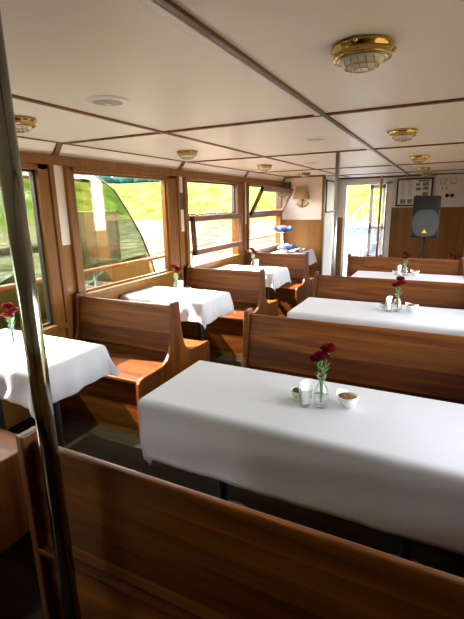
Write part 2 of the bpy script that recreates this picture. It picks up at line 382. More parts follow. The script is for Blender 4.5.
# grey plate between the windows, white window boards
for i, (a, b) in enumerate(WR):
    w_ = thing('window_%d' % (6+i), None, None, (XR, (a+b)/2, .82)); w_['kind'] = 'structure'; L = (b-a)/2; c = MB()
    for bx in (((-.02, -L, 0), (.09, -L+.05, 1.16)), ((-.02, L-.05, 0), (.09, L, 1.16)), ((-.02, -L, 1.11), (.09, L, 1.16)), ((-.02, -L, 0), (.09, L, .05))): c.box(*bx)
    c.build('window_frame', 'frame', w_, bevel=.006)
    MB().box((.04, -L+.05, .05), (.046, L-.05, 1.11)).build('pane', 'glass', w_)
# vertical posts between panel and window casings on the left wall
for yb in (2.505, 2.668, 4.325, 4.485, 6.185, 6.345):
    global_n.append(1); struct('trim_%d' % (4+len(global_n)), MB().box((XL-.005, yb-.022, 0), (XL+.035, yb+.022, 2.0)), 'frame', bevel=.005)
tag(MB().box((XL, 4.36, 1.60), (XL+.015, 4.45, 1.80)).build('wall_plate', 'darkplate', bevel=.003), 'dark square plate on the white strip between the second and third window from the front', 'plate')

# ------------------------------------------------------------------ benches
def end_profile(single=0):
    """half profile on the +y side"""
    P = [(.048, .925), (.052, .85), (.064, .70), (.082, .60), (.11, .535), (.15, .495), (.20, .476), (.30, .470), (.45, .470), (.485, .462), (.502, .44), (.505, .40), (.505, 0)]
    if single: M_ = [(-.048, .925), (-.048, 0)]
    else: M_ = [(-y, z) for y, z in P]
    return P + M_[::-1] if not single else P + [M_[1], M_[0]]
def make_bench(x0, x1, label, single=False, name='wooden_bench', cat='bench', group='varnished wooden benches'):
    L = (x1-x0)/2
    root = thing(name, label, cat, (0, 0, 0), 0, group)
    for s, e in ((-L, -L+.032), (L-.032, L)):
        MB().prism(end_profile(single), 0, s, e).build('end_panel', 'bench_end', root, bevel=.006)
    a, b = -L+.032, L-.032
    if single:
        MB().prism([(.006, .895), (.012, .885), (.075, .52), (.055, .49), (-.022, .49), (-.018, .80), (-.016, .895)], 0, a, b).build('backrest', 'bench', root, bevel=.006)
        MB().box((a, -.048, .470), (b, .0, .490), .003).build('ledge', 'bench_seat', root)
        MB().box((a, -.018, 0), (b, .012, .47)).build('back_panel', 'bench', root)
        sides = (1,)
    else:
        MB().prism([(.012, .895), (.014, .88), (.070, .53), (.055, .52), (-.055, .52), (-.070, .53), (-.014, .88), (-.012, .895)], 0, a, b).build('backrest', 'bench', root, bevel=.008)
        MB().box((a, -.02, .0), (b, .02, .52)).build('back_panel', 'bench', root)
        sides = (1, -1)
    for s in sides:
        MB().box((a, s*.045, .425), (b, s*.485, .452), .006).build('seat', 'bench_seat', root)
        MB().box((a, s*.435, .0), (b, s*.46, .425)).build('seat_front', 'bench', root)
    return root
BY = [.83, 2.63, 4.43, 6.22]
RX0, RX1, LX0, LX1 = -1.20, .285, -2.83, -1.80
rb = make_bench(RX0, RX1, 'nearest wooden bench, its plain tall back across the bottom of the photo', True)
rb.location = ((RX0+RX1)/2, BY[0], 0)
r2 = make_bench(RX0, RX1, 'wooden bench on the right, just behind the nearest long white table')
r2.location = ((RX0+RX1)/2, BY[1], 0)
dup(r2, ((RX0+RX1)/2, BY[2], 0), 'wooden bench on the right, between the second and third long tables')
dup(r2, ((RX0+RX1)/2, BY[3], 0), 'farthest wooden bench on the right, in front of the black loudspeaker')
lb = make_bench(LX0, LX1, 'wooden bench by the left windows at the lower left corner of the photo')
lb.location = ((LX0+LX1)/2, BY[0], 0)
for k, lab in ((1, 'wooden double bench under the wide left window with the green screen'), (2, 'wooden double bench under the window with the folded-down sash'), (3, 'farthest left wooden bench, right in front of the buffet')):
    dup(lb, ((LX0+LX1)/2, BY[k], 0), lab)

# ------------------------------------------------------------------ tables and cloths
def cloth(x0, x1, y0, y1, z, dx0, dx1, dy0, dy1, name, label, group, p=4., flare=.12, amp=.012, seed=1, loc=None, tuck=0):
    """a rectangular sheet, laid over the top x0..x1, y0..y1 and hanging down by the overhangs"""
    rnd = random.Random(seed); ph = [rnd.uniform(0, 6.28) for _ in range(8)]
    r = .014
    def axis(a, b, da, db, n_in, n_out):
        L = []
        if da: L += [a-da*(1-i/n_out) for i in range(n_out)]
        L += [a+(b-a)*i/n_in for i in range(n_in+1)]
        if db: L += [b+db*(i+1)/n_out for i in range(n_out)]
        return L
    U = axis(x0, x1, dx0, dx1, 60, 16); V = axis(y0, y1, dy0, dy1, 30, 16)
    bm = bmesh.new(); G = []
    for v in V:
        row = []
        for u in U:
            cx = min(max(u, x0), x1); cy = min(max(v, y0), y1); ou, ov = u-cx, v-cy
            d = (abs(ou)**p+abs(ov)**p)**(1/p)
            if d < 1e-6:
                zz = z + .0012*math.sin(9*u+ph[0])*math.sin(11*v+ph[1])
                row.append(bm.verts.new((u, v, zz))); continue
            e = math.hypot(ou, ov); nx, ny = ou/e, ov/e
            # rounded edge then hanging
            if d < r*1.57: a = d/r; out = r*math.sin(a); dn = r*(1-math.cos(a))
            else: out = r; dn = r+(d-r*1.57)
            t = u if abs(ov) > abs(ou) else v
            k = min(1, dn/.12)
            diag = 2*abs(nx*ny)
            out += flare*dn*(.55+.45*diag) + k*amp*(math.sin(13*t+ph[2])+.7*math.sin(23*t+ph[3]) + .5*math.sin(41*t+ph[4]+6*dn)) + k*.01*math.sin(30*dn+4*t+ph[5])*.35
            out += k*.02*diag*math.sin(math.atan2(abs(ov), abs(ou))*4+PI)
            row.append(bm.verts.new((cx+nx*out+(tuck*dn*nx*nx if nx < 0 else 0), cy+ny*out, z-dn)))
        G.append(row)
    for j in range(len(V)-1):
        for i in range(len(U)-1): bm.faces.new((G[j][i], G[j][i+1], G[j+1][i+1], G[j+1][i]))
    bmesh.ops.recalc_face_normals(bm, faces=bm.faces)
    me = bpy.data.meshes.new(name); bm.to_mesh(me); bm.free(); me.materials.append(M['cloth'])
    me.polygons.foreach_set('use_smooth', [True]*len(me.polygons))
    o = bpy.data.objects.new(name, me); COL.objects.link(o)
    sl = o.modifiers.new('thickness', 'SOLIDIFY'); sl.thickness = .0015; sl.offset = 1
    if loc: o.location = loc
    return tag(o, label, 'tablecloth', group)
def table(x0, x1, y0, y1, z, label, wall_side=0, name='dining_table'):
    L, W = (x1-x0)/2, (y1-y0)/2
    t = thing(name, label, 'table', ((x0+x1)/2, (y0+y1)/2, 0), 0, 'tables hidden under white cloths')
    MB().box((-L, -W, z-.028), (L, W, z), .004).build('tabletop', 'bench_seat', t)
    for sx in (-L*.62, L*.62):
        MB().tube([(sx, 0, .02), (sx, 0, z-.028)], .026, 16).build('pedestal', 'rubber', t, smooth=False)
        MB().lathe([(0, .0), (.17, .0), (.165, .012), (.05, .03), (0, .03)], (sx, 0, .001)).build('foot_plate', 'rubber', t)
    return t
ZT = .785
right = ['nearest long white tablecloth, in the middle foreground', 'long white tablecloth on the second table on the right', 'small-looking white tablecloth on the farthest right table']
for k in range(3):
    y0, y1 = 1.40+1.8*k+.0, 1.925+1.8*k
    if k == 1: y0, y1 = 3.19, 3.77
    if k == 2: y0, y1 = 4.98, 5.55
    xa = -1.175 if k == 0 else (-1.07 if k == 1 else -.93)
    table(xa, .26, y0, y1, ZT, ['nearest right table, under the long foreground tablecloth', 'second right table, under its long white cloth', 'farthest right table, under its white cloth'][k])
    cloth(xa-.002, .262, y0-.002, y1+.002, ZT+.003, .30, .03, .31, .16, 'tablecloth', right[k], 'white tablecloths', p=6, flare=.0 if k == 0 else .03, amp=.0025, tuck=.28 if k == 0 else 0, seed=k+3)
left = ['white tablecloth at the left edge, behind the steel pole', 'sunlit white tablecloth beside the wide left window', 'white tablecloth on the farthest left table, before the buffet']
for k in range(3):
    y0, y1 = 1.39+1.8*k, 1.91+1.8*k
    table(-2.84, -1.90, y0, y1, ZT, ['left table behind the steel pole, under its white cloth', 'second left table, beside the wide window', 'third left table, before the buffet'][k])
    cloth(-2.842, -1.898, y0-.002, y1+.002, ZT+.003, 0, .205, .19, .19, 'tablecloth', left[k], 'white tablecloths', p=3.0, flare=.24, amp=.010, seed=k+11)
table(-2.78, -2.22, 7.10, 7.95, ZT, 'small buffet table in the far left corner, under a white cloth', name='buffet_table')
cloth(-2.782, -2.218, 7.098, 7.952, ZT+.003, 0, .26, .10, .10, 'tablecloth', 'white cloth on the buffet in the far left corner, its corner hanging to the aisle', 'white tablecloths', p=2.4, flare=.40, amp=.012, seed=31)
ZC_ = ZT+.006

# ------------------------------------------------------------------ table settings
def build_vase():
    t = thing('glass_vase', 'clear glass bottle vase', 'vase', (0, 0, 0))
    prof = [(.0, .004), (.026, .004), (.030, .010), (.032, .03), (.031, .055), (.022, .080), (.014, .096), (.0125, .112), (.018, .128), (.0195, .130), (.0165, .127), (.0105, .112), (.012, .096), (.020, .079), (.0285, .055), (.0295, .03), (.027, .013), (.0, .012)]
    MB().lathe(prof, n=24).build('vase_body', 'vase', t, smooth=True)
    MB().lathe([(0, .013), (.027, .014), (.029, .03), (.0285, .048), (0, .048)], n=20).build('water', M['vase'], t, smooth=True)
    return t
def build_carnation():
    t = thing('red_carnation', 'red carnation', 'flower', (0, 0, 0))
    MB().tube([(0, 0, .016), (.004, .0, .08), (.010, .002, .135), (.022, .004, .185)], .0019, 8).build('stem', 'leaf', t, smooth=True)
    m = MB(); rnd = random.Random(5)
    for ring, (n, r, tilt) in enumerate(((11, .027, 1.25), (11, .025, .9), (9, .021, .55), (6, .014, .2))):
        for k in range(n):
            a = 2*PI*k/n+ring*.4; wv = .0115
            d = Vector((math.cos(a), math.sin(a), 0)); s = Vector((-math.sin(a), math.cos(a), 0)); up = Vector((0, 0, 1))
            b0 = Vector((.022, .004, .187))
            tip = b0+d*r*math.sin(tilt)*1.1+up*(r*math.cos(tilt)+.008)
            mid = b0+d*r*.5*math.sin(tilt)+up*(r*.55*math.cos(tilt)+.006)
            pts = [b0-s*.002, b0+s*.002, mid+s*wv*.7, tip+s*wv+up*rnd.uniform(-.004, .004), tip+up*rnd.uniform(.002, .006)+d*.003, tip-s*wv+up*rnd.uniform(-.004, .004), mid-s*wv*.7]
            v = [m.bm.verts.new(p) for p in pts]; m.bm.faces.new(v)
    bl = m.build('bloom', 'petal', t)
    sl = bl.modifiers.new('thickness', 'SOLIDIFY'); sl.thickness = .0014
    MB().lathe([(0, .170), (.0045, .174), (.0065, .186), (.005, .194), (0, .195)], (.020, .004, 0), 10).build('calyx', 'leaf', t, smooth=True)
    m = MB()
    for s, z in ((1, .10), (-1, .14)):
        pts = [(.005, 0, z), (.012+.004*s, .006*s, z+.02), (.016+.012*s, .012*s, z+.045), (.010, .004*s, z+.022)]
        m.bm.faces.new([m.bm.verts.new(p) for p in pts])
    lf = m.build('leaf', 'leaf', t); lf.modifiers.new('thickness', 'SOLIDIFY').thickness = .0008
    return t
def build_sprig():
    t = thing('green_sprig', 'sprig', 'greenery', (0, 0, 0))
    MB().tube([(0, 0, .016), (-.003, .002, .09), (.004, -.002, .155)], .0015, 8).build('stem', 'leaf', t, smooth=True)
    m = MB(); rnd = random.Random(9)
    for k in range(16):
        a = rnd.uniform(0, 6.28); z = rnd.uniform(.12, .178); r = rnd.uniform(.006, .018)
        c = Vector((.003+r*math.cos(a), r*math.sin(a), z)); e = Vector((math.cos(a), math.sin(a), .8))*.012; s = Vector((-math.sin(a), math.cos(a), .2))*.0045
        m.bm.faces.new([m.bm.verts.new(p) for p in (c-e, c+s, c+e, c-s)])
    lf = m.build('leaf_cluster', plain('light_leaf', (.16, .28, .07), .6), t); lf.modifiers.new('thickness', 'SOLIDIFY').thickness = .0008
    return t
def build_napkin_glass():
    t = thing('drinking_glass', 'glass', 'glass')
    MB().lathe([(0, .002), (.022, .002), (.025, .006), (.031, .085), (.0325, .085), (.0295, .084), (.0235, .010), (0, .009)], n=24).build('glass_body', 'vase', t, smooth=True)
    return t
def build_napkins():
    t = thing('paper_napkin', 'folded napkins', 'napkins')
    for i in range(4):
        a = -.20+.13*i
        m = MB().box((-.017+i*.0015, -.0022, .0), (.015+i*.001, .0022, .088+.006*(i % 2)), .001)
        m.xf(Matrix.Translation((0, -.010+.0065*i, .013)) @ Matrix.Rotation(a*.6, 4, 'X') @ Matrix.Rotation(.10*(i-1.5), 4, 'Y'))
        m.build('napkin_fold', 'white', t)
    return t
def build_boat_bowl():
    """pointed, boat-shaped white bowl of brown seeds"""
    t = thing('white_bowl', 'bowl', 'bowl')
    m = MB(); n = 32; rings = []
    for (k, z) in ((.30, .0), (.36, .001), (.62, .014), (.84, .030), (1., .048), (.95, .048), (.78, .030), (.5, .012), (.01, .009)):
        ring = []
        for i in range(n):
            a = 2*PI*i/n; c = math.cos(a); s = math.sin(a)
            zz = z*(1+.25*abs(c)**3) if z > .01 else z
            ring.append(m.bm.verts.new((.047*k*c, .036*k*s*(1-.25*abs(c)**4), zz)))
        rings.append(ring)
    for A, B in zip(rings, rings[1:]):
        for i in range(n): m.bm.faces.new((A[i], A[(i+1) % n], B[(i+1) % n], B[i]))
    m.bm.faces.new(rings[0]); m.bm.faces.new(rings[-1])
    m.build('bowl_body', 'ceramic', t, smooth=True)
    return t
def build_herb_bowl():
    t = thing('patterned_bowl', 'bowl', 'bowl')
    MB().lathe([(0, .0), (.020, .0), (.024, .004), (.033, .022), (.036, .046), (.0375, .050), (.034, .048), (.031, .022), (.018, .006), (0, .006)], n=28).build('bowl_body', 'ceramic', t, smooth=True)
    m = MB()
    for k in range(1):
        a0 = 4.3
        for s in (-1, 1):
            pts = []
            for (da, z) in ((0, .016), (.10*s, .024), (.20*s, .036), (.05*s, .030)):
                r = .0315+(z-.016)*.13+.0022; pts.append((r*math.cos(a0+da), r*math.sin(a0+da), z))
            m.bm.faces.new([m.bm.verts.new(p) for p in pts])
    m.build('leaf_pattern', 'leaf', t)
    return t
def lump(name, mat, r, h, seed, sq=1., n=60, size=.004):
    m = MB(); rnd = random.Random(seed)
    for _ in range(n):
        a = rnd.uniform(0, 6.28); q = r*math.sqrt(rnd.random()); z = h*(1-(q/r)**2)+rnd.uniform(-.001, .002)
        g = bmesh.ops.create_icosphere(m.bm, subdivisions=1, radius=size*rnd.uniform(.7, 1.2))
        mt = Matrix.Translation((q*math.cos(a), q*math.sin(a)*sq, z)) @ Matrix.Rotation(rnd.uniform(0, 3), 4, 'X') @ Matrix.Rotation(rnd.uniform(0, 3), 4, 'Z') @ Matrix.Diagonal((1.7, 1, .9, 1))
        bmesh.ops.transform(m.bm, matrix=mt, verts=g['verts'])
    m.lathe([(0, -.012), (r*.6, -.012), (r*.93, 0), (r*.5, h*.6), (0, h*.8)], n=20, sq=sq)
    return m.build(name, mat)
P = dict(vase=build_vase(), carn=build_carnation(), sprig=build_sprig(), gl=build_napkin_glass(), nap=build_napkins(), bowl=build_boat_bowl(), herb=build_herb_bowl())
P['nuts'] = tag(lump('seed_mix', 'nuts', .038, .013, 3, .70, 150, .0035), 'brown seeds', 'snack', None, 'stuff')
P['greens'] = tag(lump('green_packets', 'pickle', .029, .012, 4, 1., 40, .006), 'greens', 'herbs', None, 'stuff')
used = set()
def put(key, loc, label, rz=0, group=None):
    p = P[key]
    if key not in used:
        used.add(key); p.location = loc; p.rotation_euler = (0, 0, rz); p['label'] = label
        if group: p['group'] = group
        return p
    return dup(p, loc, label, rz, group)
where = ['on the nearest long white table', 'on the second right table', 'on the farthest right table', 'on the left table behind the steel pole', 'on the sunlit left table by the wide window', 'on the third left table before the buffet']
spots = [(-.405, 1.655), (-.270, 3.51), (-.355, 5.33), (-2.40, 1.66), (-2.39, 3.52), (-2.31, 5.30)]
for i, ((vx, vy), wh) in enumerate(zip(spots, where)):
    z = ZC_
    put('vase', (vx, vy, z), 'clear glass bottle vase of red carnations '+wh, 0, 'flower vases').scale = (1.12, 1.12, 1.12)
    for q, (rz, tall) in enumerate(((.5, 1.30), (2.7, 1.06), (4.6, 1.18))):
        c = put('carn', (vx, vy, z+.0005), 'red carnation in the glass vase '+wh, rz+i*.7, 'carnations '+wh)
        c.scale = (1.1, 1.1, tall)
    put('sprig', (vx, vy, z+.0005), 'light green sprig between the carnations '+wh, i*1.0, 'green sprigs').scale = (1.2, 1.2, 1.22)
    if i < 3 or i == 4:
        sx = -.085 if i != 4 else .075
        put('gl', (vx-.062 if i != 4 else vx+.062, vy-.025, z), 'clear tumbler stuffed with white napkins '+wh, 0, 'napkin glasses')
        put('nap', (vx-.062 if i != 4 else vx+.062, vy-.025, z), 'folded white paper napkins in the tumbler '+wh, .8, 'napkins in tumblers').scale = (1, 1, 1.2)
        hx, hy = (vx-.105, vy+.025) if i != 4 else (vx+.125, vy+.01)
        put('herb', (hx, hy, z), 'small white bowl with green leaf pattern '+wh, .3, 'leaf pattern bowls')
        put('greens', (hx, hy, z+.040), 'green contents of the leaf pattern bowl '+wh)
    if i < 3:
        bx, by = vx+.105, vy+.045
        put('bowl', (bx, by, z), 'pointed white bowl of brown seeds '+wh, -.5, 'seed bowls').scale = (1.2, 1.25, 1.1)
        put('nuts', (bx, by, z+.044), 'brown seeds heaped in the pointed bowl '+wh, -.5).scale = (1.08, 1.12, 1.0)
    if i == 3:
        pass
    if i == 5:
        put('gl', (vx+.055, vy-.01, z), 'clear tumbler stuffed with white napkins '+wh, 0, 'napkin glasses')
        put('nap', (vx+.055, vy-.01, z), 'folded white paper napkins in the tumbler '+wh, .3, 'napkins in tumblers')

# ------------------------------------------------------------------ poles
def pole(x, y, r, mat, label, z1=ZC):
    t = thing('support_pole', label, 'pole', (x, y, 0), 0)
    MB().tube([(0, 0, .0), (0, 0, z1)], r, 28).build('shaft', mat, t, smooth=True)
    MB().lathe([(0, 0), (r*2, 0), (r*2, .006), (r*1.1, .012), (0, .012)], n=28).build('floor_flange', mat, t)
    return t
pole(-.957, .72, .0255, 'steel', 'shiny dark steel pole close up at the left, floor to ceiling')
pole(-1.035, 4.56, .022, 'paintpole', 'grey metal pole standing behind the second bench on the right')
pole(-1.19, 9.18, .026, 'brownpole', 'tan pole standing in front of the far doorway')

# ------------------------------------------------------------------ ceiling lights and speakers
def build_lamp():
    t = thing('ceiling_lamp', 'lamp', 'ceiling light')
    MB().lathe([(0, 0), (.098, 0), (.103, -.006), (.103, -.012), (.096, -.018), (.092, -.034), (.096, -.038), (.092, -.042), (.080, -.046), (.074, -.042), (.0, -.042)], n=40).build('brass_ring', 'brass', t, smooth=True)
    MB().lathe([(.076, -.042), (.071, -.052), (.056, -.063), (.032, -.070), (0, -.072)], n=32).build('glass_dome', LG, t, smooth=True)
    m = MB()
    for k in range(5):
        x = -.048+.024*k; hw = math.sqrt(max(0, .074**2-x*x)); pts = []
        for i in range(11):
            y = -hw+2*hw*i/10; rr = math.hypot(x, y)/.076; pts.append((x, y, -.044-.031*math.sqrt(max(0, 1-rr*rr))))
        m.tube(pts, .0018, 6)
    for rr_ in (.030, .056):
        zz_ = -.0445-.031*math.sqrt(1-(rr_/.076)**2)
        m.tube([(rr_*math.cos(2*PI*i/20), rr_*math.sin(2*PI*i/20), zz_) for i in range(21)], .0018, 6)
    m.build('guard', 'brass', t, smooth=True)
    for k in range(3):
        a = k*2*PI/3+.5
        MB().lathe([(0, .0), (.008, .0), (.008, -.010), (.004, -.016), (0, -.016)], (.108*math.cos(a), .108*math.sin(a), -.004), 10).build('thumb_screw', 'brass', t, smooth=True)
    return t
LG = plain('ribbed_lamp_glass', (.62, .60, .52), .12, spec=.8)
lampP = build_lamp()
lamps = [(-.297, 1.605, 'brass ceiling lamp nearest the camera, upper right of the photo'), (-.325, 3.52, 'second brass ceiling lamp along the right row'), (-.325, 5.56, 'third brass ceiling lamp along the right row'), (-.355, 7.45, 'fourth brass ceiling lamp along the right row, above the loudspeaker'), (-.37, 8.85, 'farthest brass ceiling lamp of the right row, close to the end wall'),
         (-2.27, 1.80, 'brass ceiling lamp at the left edge, beside the steel pole'), (-2.27, 3.64, 'brass ceiling lamp above the wide left window table'), (-2.22, 5.50, 'brass ceiling lamp above the third left table'), (-2.22, 7.32, 'farthest left brass ceiling lamp, above the buffet')]
for i, (x, y, lab) in enumerate(lamps):
    if i == 0: lampP.location = (x, y, ZC); lampP['label'] = lab; lampP['group'] = 'brass ceiling lamps'
    else: dup(lampP, (x, y, ZC), lab, i*.8, 'brass ceiling lamps')
sp = thing('ceiling_speaker', 'round white ceiling speaker at the upper left, nearest the camera', 'speaker', (-1.53, 1.74, ZC), 0, 'round ceiling speakers')
MB().lathe([(0, -.012), (.075, -.012), (.082, -.010), (.100, -.006), (.104, 0)], n=40).build('rim', 'white', sp, smooth=True)
MB().lathe([(0, -.0165), (.05, -.0155), (.072, -.012)], n=32).build('speaker_grille', plain('speaker_mesh', (.55, .50, .44), .6, bump=1, bscale=600), sp, smooth=True)
MB().lathe([(0, -.021), (.016, -.020), (.018, -.016)], n=20).build('centre_cap', 'greybox', sp, smooth=True)
dup(sp, (-.985, 3.53, ZC), 'round white ceiling speaker in the middle, left of the double cover strip'); dup(sp, (-1.57, 5.49, ZC), 'farthest round white ceiling speaker, above the aisle')

# ------------------------------------------------------------------ far wall furnishings
def sconce(loc, rz, label):
    t = thing('wall_lamp', label, 'wall lamp', loc, rz, 'wall lamps with pleated shades')   # faces -y locally
    m = MB(); n = 36; pr = [(.160, -.115), (.095, .115)]; R = []
    for r, z in pr:
        R.append([m.bm.verts.new(((r+(.004 if k % 2 else -.002))*math.cos(2*PI*k/n), (r*.55)*math.sin(2*PI*k/n)-.09, z)) for k in range(n)])
    for k in range(n): m.bm.faces.new((R[0][k], R[0][(k+1) % n], R[1][(k+1) % n], R[1][k]))
    o = m.build('lamp_shade', 'shade', t); o.modifiers.new('thickness', 'SOLIDIFY').thickness = .003
    m = MB().tube([(0, -.02, -.27), (0, -.02, -.10)], .012, 10).tube([(0, -.02, -.14), (0, -.09, -.10), (0, -.09, -.02)], .008, 8)
    arc = [(.11*math.sin(a), -.02, -.155-.11*math.cos(a)) for a in [(-1.15+2.3*i/12) for i in range(13)]]
    m.tube(arc, [.006]+[.012]*11+[.006], 8)
    m.tube([(-.055, -.02, -.15), (.055, -.02, -.15)], .008, 8)
    m.prism([(-.13, -.215), (-.085, -.175), (-.075, -.225)], 1, -.03, -.01).prism([(.13, -.215), (.085, -.175), (.075, -.225)], 1, -.03, -.01)
    m.build('anchor_bracket', 'brass', t, smooth=False)
    MB().box((-.03, -.012, -.20), (.03, 0, -.11), .004).build('wall_plate', 'brass', t)
    MB().lathe([(0, -.05), (.022, -.04), (.026, -.01), (.012, .03), (0, .035)], (0, -.09, 0), 12).build('bulb', 'ceramic', t, smooth=True)
    return t
sconce((-2.485, YLE, 1.845), 0, 'beige pleated wall lamp on a brass anchor, on the white wall above the buffet')
sconce((XR, 8.75, 1.86), PI/2, 'wall lamp with beige shade at the right edge, by the grey electrical box')
t = thing('wall_speaker', 'small black speaker high in the far left corner, beside the tilted window', 'speaker', (-2.765, YLE, 1.92))
MB().box((-.045, -.13, -.13), (.045, -.01, .13), .008).build('cabinet', 'black', t)
MB().box((-.038, -.136, -.12), (.038, -.13, .12), .002).build('speaker_grille', 'grille', t)
# framed notice board on the side wall left of the doorway
t = thing('framed_notice', 'narrow dark-framed pane with pale sheet, left of the far doorway', 'picture', (-2.07, 8.72, 1.76))
fm = MB().box((0, -.48, -.30), (.022, -.45, .32)).box((0, .45, -.30), (.022, .48, .32)).box((0, -.48, .29), (.022, .48, .32)).box((0, -.48, -.30), (.022, .48, -.27))
fm.build('picture_frame', 'alu', t, bevel=.003)
MB().box((.002, -.45, -.27), (.008, .45, .29)).build('sheet', 'white', t)
# framed poster on end wall
t = thing('framed_poster', 'black framed poster of text and photos on the end wall, above the loudspeaker', 'picture', (-.575, YE, 1.825))
W, H = .335, .272
MB().box((-W, -.03, -H), (W, 0, -H+.035)).box((-W, -.03, H-.035), (W, 0, H)).box((-W, -.03, -H), (-W+.035, 0, H)).box((W-.035, -.03, -H), (W, 0, H)).build('picture_frame', plain('dark_picture_frame', (.03, .018, .014), .35), t, bevel=.004)
MB().box((-W+.03, -.012, -H+.03), (W-.03, -.006, H-.03)).build('print', 'paper', t)
m = MB(); rnd = random.Random(2)
for cx, w0 in ((-.25, .10), (-.12, .10)):
    for k in range(20): m.box((cx, -.0135, .17-.0135*k), (cx+w0*rnd.uniform(.7, 1), -.012, .17-.0135*k+.005))
m.box((-.24, -.0135, .205), (-.20, -.012, .225)); m.box((-.17, -.0135, .205), (-.06, -.012, .222))
m.build('printed_text', 'ink', t)
MB().box((.06, -.014, .195), (.26, -.012, .225)).build('title_bar', plain('green_print', (.12, .26, .16), .5), t)
m = MB()
for bx in ((.02, .12, .10, .17), (.14, .12, .25, .18), (.02, .03, .12, .09), (.15, .04, .25, .10), (.03, -.22, .12, -.06), (.15, -.2, .25, .0), (-.25, -.22, -.15, -.13), (-.12, -.22, -.03, -.13)): m.box((bx[0], -.0145, bx[1]), (bx[2], -.012, bx[3]))
m.build('printed_photo', plain('blue_grey_photo', (.16, .20, .22), .4), t)
# electrical box
t = thing('electrical_box', 'light grey electrical box with two gauges and black knobs, far right on the end wall', 'electrical box', (.045, YE, 1.82))
MB().box((-.245, -.12, -.29), (.245, 0, .31), .006).build('cabinet', 'greybox', t)
for gx in (-.115, .055):
    g = MB().box((gx-.055, -.130, .13), (gx+.055, -.12, .24), .003).build('gauge', plain('gauge_bezel', (.34, .33, .28), .4), t)
    MB().box((gx-.042, -.133, .150), (gx+.042, -.130, .232)).build('dial', plain('gauge_dial', (.72, .70, .58), .4), g)
    MB().tube([(gx, -.135, .155), (gx+.025, -.135, .205)], .003, 6).build('needle', 'black', g)
for lx in (-.125, -.055): MB().lathe([(0, 0), (.016, 0), (.012, .012), (0, .014)], n=14).xf(Matrix.Translation((lx, -.12, .06)) @ Matrix.Rotation(PI/2, 4, 'X')).build('indicator', 'darkplate', t)
for lx in (-.03, .055): MB().lathe([(0, 0), (.036, 0), (.032, .03), (0, .032)], n=20).xf(Matrix.Translation((lx, -.12, -.075)) @ Matrix.Rotation(PI/2, 4, 'X')).build('knob', 'black', t, smooth=False)
tag(MB().box((-.985+.03, YE-.02, 1.27), (-.985+.115, YE, 1.43), .004).build('switch_plate', 'darkplate'), 'small dark switch plate on brown wall right of the far doorway', 'switch')
# PA speaker and tripod
SX, SY = -.245, 7.30
t = thing('tripod_stand', 'black tripod stand under the loudspeaker', 'stand', (SX, SY, 0))
MB().tube([(0, 0, .10), (0, 0, 1.103)], .018, 16).build('pole', 'black', t, smooth=True)
MB().lathe([(0, .60), (.028, .60), (.028, .68), (0, .68)], n=16).build('collar', 'black', t)
for k in range(3):
    a = k*2*PI/3+.9
    lg = MB().tube([(.02*math.cos(a), .02*math.sin(a), .86), (.45*math.cos(a), .45*math.sin(a), .012)], .012, 10).build('leg', 'black', t, smooth=True)
    MB().tube([(.0, 0, .35), (.28*math.cos(a), .28*math.sin(a), .34)], .007, 8).build('brace', 'black', t)
    MB().lathe([(0, 0), (.02, 0), (.018, .03), (0, .03)], (.45*math.cos(a), .45*math.sin(a), 0), 12).build('rubber_foot', 'rubber', lg)
t = thing('loudspeaker', 'black loudspeaker with round grey grille and yellow triangle, on a tripod', 'loudspeaker', (SX, SY, 1.105), -.03)
MB().prism([(-.195, -.17), (.195, -.17), (.14, .17), (-.14, .17)], 2, 0, .62).build('cabinet', 'black', t, bevel=.015)
g = []
for i in range(40):
    a = 2*PI*i/40; c, s = math.cos(a), math.sin(a)
    g.append((.182*math.copysign(abs(c)**.7, c), .215+.205*math.copysign(abs(s)**.8, s)))
MB().prism(g, 1, -.188, -.17).build('speaker_grille', 'grille', t, bevel=.004)
MB().prism([(-.165, .42), (.165, .42), (.15, .59), (-.15, .59)], 1, -.176, -.17).prism([(0, .44), (.16, .57), (.16, .44)], 1, -.18, -.17).build('horn', plain('horn_plastic', (.010, .011, .012), .5, spec=.3), t, bevel=.003)
MB().prism([(-.038, .072), (.038, .072), (0, .128)], 1, -.192, -.187).build('triangle_badge', 'yellow', t)
MB().box((-.20, .17, .2), (-.14, .185, .4), .004).build('handle', 'black', t)
# red extinguisher standing by the end wall
t = thing('fire_extinguisher', 'small dark red cylinder at the far right, above the farthest bench', 'fire extinguisher', (.18, 9.18, 0))
MB().lathe([(0, 0), (.07, 0), (.07, .50), (.06, .56), (.025, .60), (.02, .64), (0, .64)], (0, 0, .0), 20).build('cylinder_body', 'red', t, smooth=False)
MB().box((-.02, -.09, .64), (.02, .03, .67), .004).build('handle', 'black', t)
MB().tube([(.0, -.02, .63), (.09, -.03, .60), (.10, -.03, .30)], .010, 8).build('hose', 'rubber', t, smooth=True)

